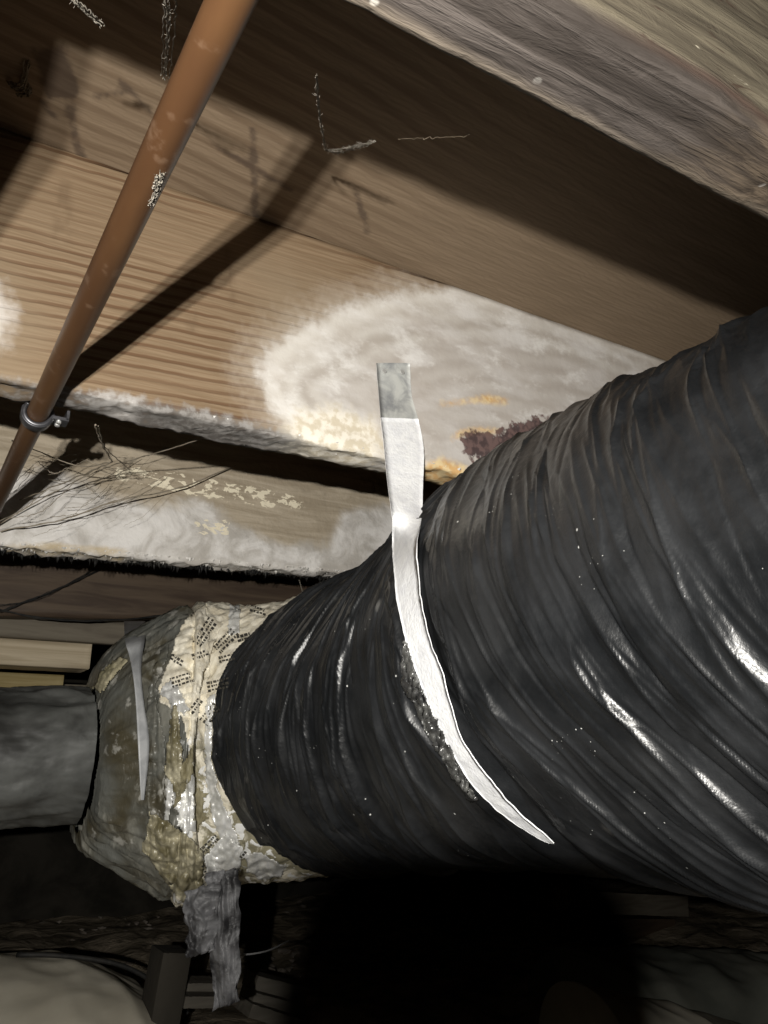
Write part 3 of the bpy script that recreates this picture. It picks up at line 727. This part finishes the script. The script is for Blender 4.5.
    decal('foil_tape', [(180, 770), (202, 752), (206, 790), (196, 830), (182, 842), (174, 810)], tape, 'blotchy silver patch under the grime', amp=.004, seed=7, rag_=6)
    decal('foil_tape', [(204, 856), (226, 832), (242, 848), (240, 872), (218, 884), (206, 876)], tape, 'crumpled pale silver tape at the bottom', amp=.006, seed=4)
    decal('foil_tape', [(246, 852), (262, 852), (286, 866), (284, 876), (262, 880), (246, 872)], tape, 'bright silver folds below the black sleeve', amp=.006, seed=9, fold=(2., 3.))
    decal('grime', [(178, 770), (192, 745), (214, 738), (217, 752), (212, 768), (196, 770), (180, 800), (172, 812)], grime, 'olive brown grime across the foil', off=.004, amp=.004, seed=5)
    decal('grime', [(188, 790), (206, 786), (208, 812), (198, 830), (186, 820)], grime, 'olive brown blotch on the lower foil', off=.004, seed=8, rag_=6)
    decal('torn_insulation', [(92, 688), (100, 672), (120, 654), (128, 660), (116, 676), (100, 694)], rag, 'torn olive scrap sticking out at the top left', off=.006, amp=.008)
    decal('clear_wrap', [(150, 812), (170, 822), (190, 836), (204, 852), (204, 884), (190, 915), (180, 900), (160, 876), (142, 850)], clear, 'bunched grimy clear wrap at the bottom', off=.005, amp=.010, seed=11, fold=(1.6, 1.5))
    decal('clear_wrap', [(170, 640), (160, 652), (152, 672), (147, 700), (146, 760), (148, 830), (160, 850), (170, 830), (164, 790), (166, 740), (158, 708), (157, 684), (168, 660)], M_GREY, 'grimy grey plastic lapping over the edge of the paper', off=.0012, amp=.003, seed=12, fold=(1.2, 3.))
    decal('clear_wrap', [(178, 800), (164, 770), (174, 690), (180, 720), (184, 770)], clear, 'streaky grimy clear wrap down the side', off=.0035, amp=.006, seed=17, fold=(1., 3.))
    global ELB_BVH
    ELB_BVH = bvh
    # crinkled loose plastic trapped behind the strap, belongs to the black sleeve
    shine = simple('crinkled_loose_plastic', (0.03, 0.03, 0.03), (0.10, 0.10, 0.095), 60, .16, .8, 1, .003)
    decal('loose_plastic', [(402, 640), (408, 642), (414, 668), (426, 696), (438, 722), (452, 748), (462, 770), (478, 800), (470, 802), (452, 778), (440, 756), (424, 732), (412, 700), (402, 690), (400, 665)], shine, 'crinkled shiny loose film squeezed out beside the strap', off=.0045, amp=.008, step=1.1, seed=14, par=duct, fold=(.9, 1.2))
    spots = [(200, 630, 28, 1.0), (222, 637, 26, .8), (243, 634, 14, .3), (198, 652, 14, .3), (226, 655, 16, .2), (178, 657, 12, -.6), (180, 675, 22, .3), (216, 680, 20, .2), (206, 711, 22, .9), (192, 705, 14, .9), (207, 842, 22, .75), (232, 854, 20, .9), (206, 866, 22, -.7), (258, 607, 14, -.3)]
    for (u, v, w, a) in spots:
        mb = MB(); ca, sa = math.cos(-a), math.sin(-a)
        for row in range(3 if w > 18 else 2):
            t = -w/2
            while t < w/2:
                L = rnd.uniform(1.0, 3.6); hgt = rnd.uniform(1.3, 3.0)
                quad = []
                for (dx, dy) in ((t, row*4.0), (t+L, row*4.0), (t+L, row*4.0+hgt), (t, row*4.0+hgt)):
                    uu, vv = u+dx*ca-dy*sa, v+dx*sa+dy*ca
                    d = ray(uu, vv); hh = bvh.ray_cast(Vector((0, 0, 0)), Vector(d).normalized()); dist = (hh[3]/np.linalg.norm(d)) if hh[0] is not None else 1.0
                    quad.append(d*(dist-.0058))
                Q = np.array(quad); c4 = Q.mean(0)
                nn = -c4/np.linalg.norm(c4)
                mb.add(np.concatenate([Q, Q-nn*.0008]), [[0, 1, 2, 3], [7, 6, 5, 4], [0, 4, 5, 1], [1, 5, 6, 2], [2, 6, 7, 3], [3, 7, 4, 0]])
                t += L+rnd.uniform(.6, 1.4)
        mb.build('print_mark', M_INK, root, False)
    # torn flap hanging down
    fl = simple('hanging_grey_foil_scrap', (0.035, 0.034, 0.036), (0.26, 0.26, 0.27), 34, .45, .5, 1, .005)
    _, o = patch('hanging_flap', [(208, 872), (240, 868), (240, 1000), (214, 1010)], (.84, .84, .80, .80), fl, .008, n=26, seed=2.2, amp=.005); o['label'] = 'long grey torn strip hanging below'
    _, o = patch('hanging_flap', [(186, 892), (222, 880), (216, 950), (188, 958)], (.83, .83, .81, .80), fl, .008, n=24, seed=5.1, amp=.006); o['label'] = 'shorter grey torn strip hanging below'
    return root
elb = elbow()

# branch duct
def branch():
    root = empty('branch_duct', (-.2, 1.10, -.09)); tag(root, 'smaller dirty grey duct entering from the left edge, joining the wrapped elbow', 'duct')
    n, na = 260, 160; x = np.linspace(XL+.01, .203, n); phi = np.linspace(0, 2*math.pi, na, endpoint=False)
    X, P = np.meshgrid(x, phi, indexing='ij'); c, s = np.cos(P), np.sin(P)
    r = .076+.006*perlin(X*8, c*1.5, s*1.5)+.004*ridge(X*16, c*2, s*2+5)+.0018*ridge(X*50, c*6, s*6)
    V = np.stack([X, 1.08+r*c, -.004+.012*np.sin(X*6)+r*s], -1).reshape(-1, 3)
    mesh('duct_jacket', V, gridf(n, na, wrap_m=True), M_GREYDUCT, root)
branch()

# thin grey hanger strap of the elbow
def twisted_strap():
    rows = [((124, 621), (145, 621), 1.30), ((125, 640), (145, 636), 1.25), ((129, 655), (142, 655), 1.15), ((133, 675), (141, 675), 1.03), ((136, 705), (144, 705), .965), ((138, 745), (149, 745), .93), ((141, 800), (144, 800), .915)]
    def fit(p, d):
        r = Vector(ray(*p)); h = ELB_BVH.ray_cast(Vector((0, 0, 0)), r.normalized())
        if h[0] is not None: d = min(d, h[3]/r.length-.010)
        return ray(*p)*d
    rows = [(a, b, min(d, 1.25)) for a, b, d in rows]
    A = smooth_path([fit(a, d) for a, b, d in rows], 60); B = smooth_path([fit(b, d+.004) for a, b, d in rows], 60)
    t = np.linspace(0, 1, 5); P = A[:, None, :]*(1-t)[None, :, None]+B[:, None, :]*t[None, :, None]
    nr = np.array([-.5, -.86, 0.]); V = np.concatenate([P.reshape(-1, 3), (P-nr*.001).reshape(-1, 3)])
    F = gridf(60, 5).tolist()+gridf(60, 5, off=300)[:, ::-1].tolist()
    for i in range(59): F += [[i*5, (i+1)*5, (i+1)*5+300, i*5+300], [i*5+4, i*5+304, (i+1)*5+304, (i+1)*5+4]]
    o = mesh('hanger_strap', V, F, simple('grey_plastic_strap', (0.34, 0.35, 0.36), (0.48, 0.49, 0.50), 40, .4, .4, .4, .001))
    tag(o, 'thin pale grey strap twisting down from the red-brown beam onto the wrapped elbow', 'strap')
twisted_strap()

# ================================================================== brown pipe with its clamp
def pipe():
    root = empty('water_pipe', (.058, .3, .234)); tag(root, 'thin brown copper pipe crossing under the joists at the upper left', 'pipe')
    top, bot = hitz(231, 0, .2425), hitz(37, 415, .2425)
    d = (bot-top); pts = [top-d*1.6+d*k*.25 for k in range(0, 22)]
    V, F = tube(pts, .0077, 28); mesh('pipe_body', V, F, M_PIPE, root)
    return root, top, bot
_, ptop, pbot = pipe()
def clamp():
    c = pbot+(ptop-pbot)*0.0; ax = (pbot-ptop)/np.linalg.norm(pbot-ptop)
    root = empty('pipe_clamp', c); tag(root, 'small dull steel pipe clamp with two screws on the brown pipe', 'clamp')
    s = np.array([1., 0, 0]); s = s-ax*(s@ax); s /= np.linalg.norm(s); w = np.cross(s, ax); w *= np.sign(w[2])
    # open band round the underside of the pipe
    V = []; n = 40
    for k in range(n):
        a = math.radians(-215+250*k/(n-1)); dirv = math.cos(a)*s+math.sin(a)*w
        for (rr, t) in ((.0080, -.0065), (.0104, -.0065), (.0112, -.005), (.0112, .005), (.0104, .0065), (.0080, .0065)): V.append(c+dirv*rr+ax*t)
    F = gridf(n, 6, wrap_m=True).tolist()+[list(range(6))[::-1], [(n-1)*6+k for k in range(6)]]
    mesh('clamp_band', V, F, M_CLAMP, root)
    # raised lip ring
    V, F = tube([c+(math.cos(a)*s+math.sin(a)*w)*.0106-ax*.0045 for a in np.linspace(math.radians(-200), math.radians(20), 30)], .0011, 8); mesh('clamp_lip', V, F, M_CLAMP, root)
    def box(name, cc, hx, hy, hz, ex, ey, ez, mat):
        P = [cc+ex*hx*a+ey*hy*b+ez*hz*g for a in (-1, 1) for b in (-1, 1) for g in (-1, 1)]
        return mesh(name, P, [[0, 1, 3, 2], [4, 6, 7, 5], [0, 4, 5, 1], [2, 3, 7, 6], [0, 2, 6, 4], [1, 5, 7, 3]], mat, root, False)
    tabc = c+s*.0150-w*.0015; box('clamp_tab', tabc, .0065, .0065, .0012, s, ax, w, M_CLAMP)
    box('clamp_tab', c+s*.0205+w*.0018, .001, .0065, .004, s, ax, w, M_CLAMP)
    for t in (-.0030, .0030):
        V, F = tube([tabc+ax*t-w*.0010, tabc+ax*t-w*.0030], .0018, 12); mesh('screw', V, F, M_SCREW, root, False)
clamp()

# unseen pipe added past the left edge to cast a shadow across the joist
V, F = tube([(-.079, y, .205) for y in np.linspace(-.5, .545, 8)], .031, 24)
o = mesh('shadow_pipe', V, F, M_CABLE); tag(o, 'thick black pipe added left of the brown pipe, outside the picture, to cast a shadow', 'pipe')

# ================================================================== cobwebs
def webstrand(pts, r, n=24, jit=.002, seed=0):
    P = smooth_path(pts, n); k = np.arange(n)
    P = P+jit*np.stack([perlin(k*.5, seed, 1.), perlin(k*.5, seed, 5.), perlin(k*.5, seed, 9.)], -1)
    rr = r*(.6+.8*np.abs(perlin(k*.7, seed+3., 0.)))
    return tube(P, rr, 5)
def web(name, label, strands, mat, group=None, fluff=0, seed=1):
    mb = MB(); rnd = random.Random(seed)
    for i, (pts, r) in enumerate(strands):
        nst = 5 if fluff else 1
        for q in range(nst):
            off = np.array([rnd.gauss(0, 1), rnd.gauss(0, 1), rnd.gauss(0, 1)])*r*.9 if fluff else np.zeros(3)
            V, F = webstrand([np.asarray(p)+off*rnd.uniform(.3, 1.2) for p in pts], r*(.36 if fluff else 1), 36, .0012, seed+i*3.3+q*7.1); mb.add(V, F)
        P = smooth_path(pts, 60)
        for k in range(fluff//2):
            a = P[rnd.randrange(60)]; L = rnd.uniform(.001, .0028); d = np.array([rnd.gauss(0, 1) for _ in range(3)]); d /= np.linalg.norm(d)
            V, F = tube([a, a+d*L*.5+np.array([0, 0, -.0005]), a+d*L], .00009, 3); mb.add(V, F)
    o = mb.build(name, mat); tag(o, label, 'cobweb', group); return o
zc = JT-.001
def hz(u, v, dz=0):
    """point on the view ray just inside the lit side of the shade cast by the nearest joist"""
    d = ray(u, v); k = d[2]/d[1]; P = hitz(u, v, zc-dz)
    if k > .75: P = min(P, d*(.095/(k-.737))/d[1], key=lambda p: p[1])
    return P
web('dust_strand', 'fuzzy grey dust strand hanging vertically, left of the brown pipe top', [([hz(168, -10, .0), hz(169, 30, .0015), hz(165, 78, .0)], .0011)], M_WEB, fluff=90, seed=2)
web('dust_strand', 'short pale dust thread in the top left dark corner', [([hz(70, -3, .001), hz(85, 10, .003), hz(100, 24, .001)], .0010)], M_WEB, fluff=60, seed=4)
web('dust_strand', 'pale hooked dust tuft at the left edge below the dark corner', [([hz(28, 62, .0), hz(22, 84, .004), hz(14, 88, .006), hz(10, 84, .0)], .0018), ([hz(24, 80, .0), hz(28, 94, .002), hz(20, 96, .002)], .0022)], M_WEBD, fluff=80, seed=6)
web('cobweb', 'L-shaped pale cobweb thread at the end of the pipe shadow', [([hz(316, 75, 0), hz(320, 120, .002), hz(326, 150, .004)], .0006), ([hz(326, 150, .004), hz(340, 152, .005), hz(358, 146, .003), hz(374, 141, 0)], .0009), ([hz(326, 150, .004), hz(345, 148, .002), hz(362, 143, 0)], .0005)], M_WEB, fluff=90, seed=8)
web('cobweb', 'faint thin cobweb thread crossing the dark band between the joists', [([hz(398, 139, .003), hz(430, 138, .006), hz(468, 136, .0)], .00015)], M_WEBD, seed=9)
pz = pbot+(ptop-pbot)*.30
web('cobweb', 'whitish cobweb tuft stuck to the side of the brown pipe', [([hitz(163, 172, .236), hitz(158, 180, .233), hitz(156, 192, .235), hitz(150, 205, .236)], .0009), ([hitz(160, 175, .233), hitz(155, 188, .234)], .0011)], M_WEB, fluff=24, seed=12)
# messy web in front of the third joist
H = lambda u, v, y: hity(u, v, y)
st = [([H(215, 434, .60), H(160, 452, .72), H(100, 470, .85), H(40, 500, .93), H(-20, 536, .95)], .0008),
      ([H(236, 465, .95), H(180, 488, .92), H(120, 500, .9), H(60, 520, .92), H(0, 531, .95)], .0010),
      ([H(95, 424, .60), H(100, 440, .66), H(112, 462, .75)], .0009), ([H(98, 426, .6), H(106, 448, .7), H(130, 470, .8)], .0007),
      ([H(112, 462, .75), H(80, 466, .8), H(40, 452, .8), H(10, 440, .7)], .0008), ([H(112, 462, .75), H(70, 480, .85), H(20, 500, .93)], .0008)]
rr_ = random.Random(5)
for k in range(34):
    a = (rr_.uniform(20, 175), rr_.uniform(452, 500)); b = (a[0]-rr_.uniform(20, 80), a[1]+rr_.uniform(-10, 45)); y = rr_.uniform(.82, .95)
    st.append(([H(*a, y), H((a[0]+b[0])/2, (a[1]+b[1])/2+rr_.uniform(2, 12), y-.01), H(*b, y)], rr_.uniform(.00015, .0005)))
web('cobweb', 'large tangled dusty cobweb between the steel clamp and the mouldy white joist', st, M_WEBT, seed=21)
web('cobweb', 'dark sagging cobweb threads across the red-brown beam at the left', [([H(100, 570, 1.345), H(60, 588, 1.33), H(0, 612, 1.34)], .0016), ([H(0, 611, 1.34), H(40, 619, 1.33), H(90, 622, 1.33), H(150, 618, 1.34), H(200, 610, 1.35)], .0022), ([H(96, 568, 1.34), H(40, 598, 1.33), H(-5, 606, 1.34)], .0009)], M_CABLE, fluff=10, seed=25)
web('cobweb', 'small pale cobweb in the gap above the black duct', [([H(299, 580, .96), H(303, 592, .94), H(310, 599, .92)], .0005), ([H(310, 599, .92), H(318, 590, .95), H(326, 582, .97)], .0005), ([H(303, 592, .94), H(316, 598, .93), H(330, 597, .95)], .0004)], M_WEB, fluff=5, seed=28)

# ================================================================== things on the ground
def mound(name, label, outline_top, y0, depth, mat, seed, cat, zfloor=-.44, amp=.006, ex=.5):
    """sheet draped over a heap; its crest follows the given picture points at depth y0"""
    C0 = np.array([hity(u, v, y0) for u, v in outline_top]); n, m = 90, 60
    x = np.linspace(C0[0][0], C0[-1][0], n); zt = np.interp(x, C0[:, 0], C0[:, 2])
    t = np.linspace(-1, 1, m); XX = np.repeat(x[:, None], m, 1); TT = np.repeat(t[None], n, 0)
    YY = y0+TT*depth; prof = (1-np.abs(TT)**2.2)**ex
    ZZ = zfloor+(zt[:, None]-zfloor)*prof+amp*ridge(XX*7+seed, YY*5, seed)+amp*.4*ridge(XX*20, YY*16, seed)
    top = np.stack([XX, YY, ZZ], -1).reshape(-1, 3); botm = top.copy(); botm[:, 2] = zfloor-.01
    F = gridf(n, m).tolist()+gridf(n, m, off=n*m)[:, ::-1].tolist(); o = n*m
    ring = [k for k in range(m)]+[k*m+m-1 for k in range(1, n)]+[(n-1)*m+k for k in range(m-2, -1, -1)]+[k*m for k in range(n-2, 0, -1)]
    for a, b in zip(ring, ring[1:]+ring[:1]): F.append([a, b, b+o, a+o])
    ob = mesh(name, np.concatenate([top, botm]), F, mat); tag(ob, label, cat); return ob
mound('plastic_sheet', 'pale beige plastic sheet draped over a rounded heap, bottom left corner', [(-260, 1030), (-120, 975), (0, 964), (70, 962), (110, 972), (150, 995), (178, 1030)], 1.35, .28, M_SHEETB, 2.2, 'sheet')
mound('plastic_sheet', 'dark grey plastic sheet over a low flat heap, bottom right corner', [(585, 957), (700, 957), (768, 960), (900, 975), (1000, 1000)], 1.15, .16, M_SHEETG, 6.1, 'sheet', ex=.35, amp=.010)
mound('plastic_sheet', 'lighter grey plastic fold in front of the dark sheet, bottom right', [(580, 985), (630, 999), (700, 1014), (740, 1026)], .95, .10, M_SHEETB, 9.1, 'sheet', ex=.4, amp=.006)
V, F = tube(smooth_path([hity(u, v, 1.345)+np.array([0, -.01, .006]) for k, (u, v) in enumerate([(15, 958), (60, 959), (110, 966), (140, 978), (165, 996), (185, 1016)])], 40), .0035, 10)
o = mesh('cable', V, F, M_CABLE); tag(o, 'black cable lying along the top of the pale beige sheet', 'cable')
V, F = tube(smooth_path([hity(u, v, .95) for u, v in [(241, 955), (258, 953), (272, 949), (290, 940)]], 20), .0011, 6)
o = mesh('wire', V, F, simple('grey_wire_jacket', (.12, .12, .12), (.2, .2, .2))); tag(o, 'thin grey wire sticking out right of the hanging grey strip', 'wire')

def slat(p, q, y, h, th, label, mat=M_SLAT, name='wood_slat', cat='slat', group=None):
    a, b = hity(*p, y), hity(*q, y); d = b-a; L = np.linalg.norm(d); d /= L; up = np.array([0, 0, 1.]); up = up-d*(up@d); up /= np.linalg.norm(up); f = np.cross(d, up)
    n = 14; V = []
    for k in range(n):
        c = a+d*L*k/(n-1)
        for (s, t) in ((-1, -1), (1, -1), (1, 1), (-1, 1)): V.append(c+up*(h*.5*s+.0008*perlin(k*.8, s, t+y*9))+f*(th*.5*t))
    F = gridf(n, 4, wrap_m=True).tolist()+[[3, 2, 1, 0], [(n-1)*4+k for k in range(4)]]
    o = mesh(name, V, F, mat, smooth=False); tag(o, label, cat, group); return o
PA = empty('wooden_pallet', hity(196, 1005, 1.25)); tag(PA, 'two dim wooden slats left of the hanging grey strip, bottom of the picture', 'pallet')
PB = empty('wooden_pallet', hity(272, 1010, 1.22)); tag(PB, 'three dim slanting wooden slats right of the hanging grey strip', 'pallet')
def pslat(P, *a):
    o = slat(*a, label=None, name='slat', cat=None); o.parent = P; o.location = o.location-P.location
pslat(PA, (179, 985), (214, 985), 1.25, .014, .05)
pslat(PA, (179, 998), (214, 998), 1.22, .014, .05)
pslat(PB, (250, 980), (300, 992), 1.25, .020, .05)
pslat(PB, (247, 994), (300, 1008), 1.22, .014, .05)
pslat(PB, (244, 1006), (300, 1024), 1.19, .016, .05)
slat((150, 990), (178, 990), 1.22, .10, .06, 'dark square wooden block beside the beige sheet', M_CONC, 'wood_block', 'block')
slat((560, 900), (680, 905), 1.5, .045, .05, 'dark wooden block with a paler end, below the black duct at the right', M_GREYWOOD, 'wood_block', 'block')
slat((600, 935), (668, 935), 1.6, .08, .05, 'red-brown dark block under the wooden block at the right', M_GIRDER, 'wood_block', 'block')

# stones and clods across the soil, one object
def pebbles():
    rnd = random.Random(11); mb = MB()
    for k in range(900):
        u = rnd.uniform(-60, 820); v = rnd.uniform(885, 1010); p = hitz(u, v, -.425)
        if p[1] > 2.55 or p[1] < .8 or u > 575: continue
        r = rnd.uniform(.004, .013)*(1.6 if rnd.random() < .1 else 1); V = []
        for a in range(6):
            V.append(p+np.array([r*math.cos(a*1.047)*rnd.uniform(.7, 1.2), r*math.sin(a*1.047)*rnd.uniform(.7, 1.2), rnd.uniform(.1, .5)*r]))
        V.append(p+np.array([rnd.uniform(-.3, .3)*r, 0, r*rnd.uniform(.4, .7)])); V.append(p+np.array([r*.3, 0, -r*.5]))
        mb.add(V, [[a, (a+1) % 6, 6] for a in range(6)]+[[(a+1) % 6, a, 7] for a in range(6)])
    o = mb.build('gravel', M_STONE, smooth=False); tag(o, 'small stones and clods scattered over the dark soil', 'gravel', kind='stuff')
pebbles()

# ================================================================== photographer's phone (behind the lens; shades the lower middle)
def phone():
    ctr = R_*(-.0165)+U_*(-.055)-F_*.006
    x, y, z = R_*.0375, U_*.0595, F_*.004
    ang = np.linspace(0, 2*math.pi, 32, endpoint=False); V = []
    for s in (-1, -.8, .8, 1):
        k = .97 if abs(s) == 1 else 1.0
        for a in ang:
            ca, sa = math.cos(a), math.sin(a); sx = math.copysign(abs(ca)**.3, ca)*k; sy = math.copysign(abs(sa)**.3, sa)*k
            V.append(ctr+x*sx+y*sy+z*s)
    F = gridf(4, 32, wrap_m=True).tolist()+[list(range(32))[::-1], [96+k for k in range(32)]]
    o = mesh('phone', V, F, M_PHONE); tag(o, 'black phone held up just behind the viewpoint, outside the picture', 'phone')
phone()
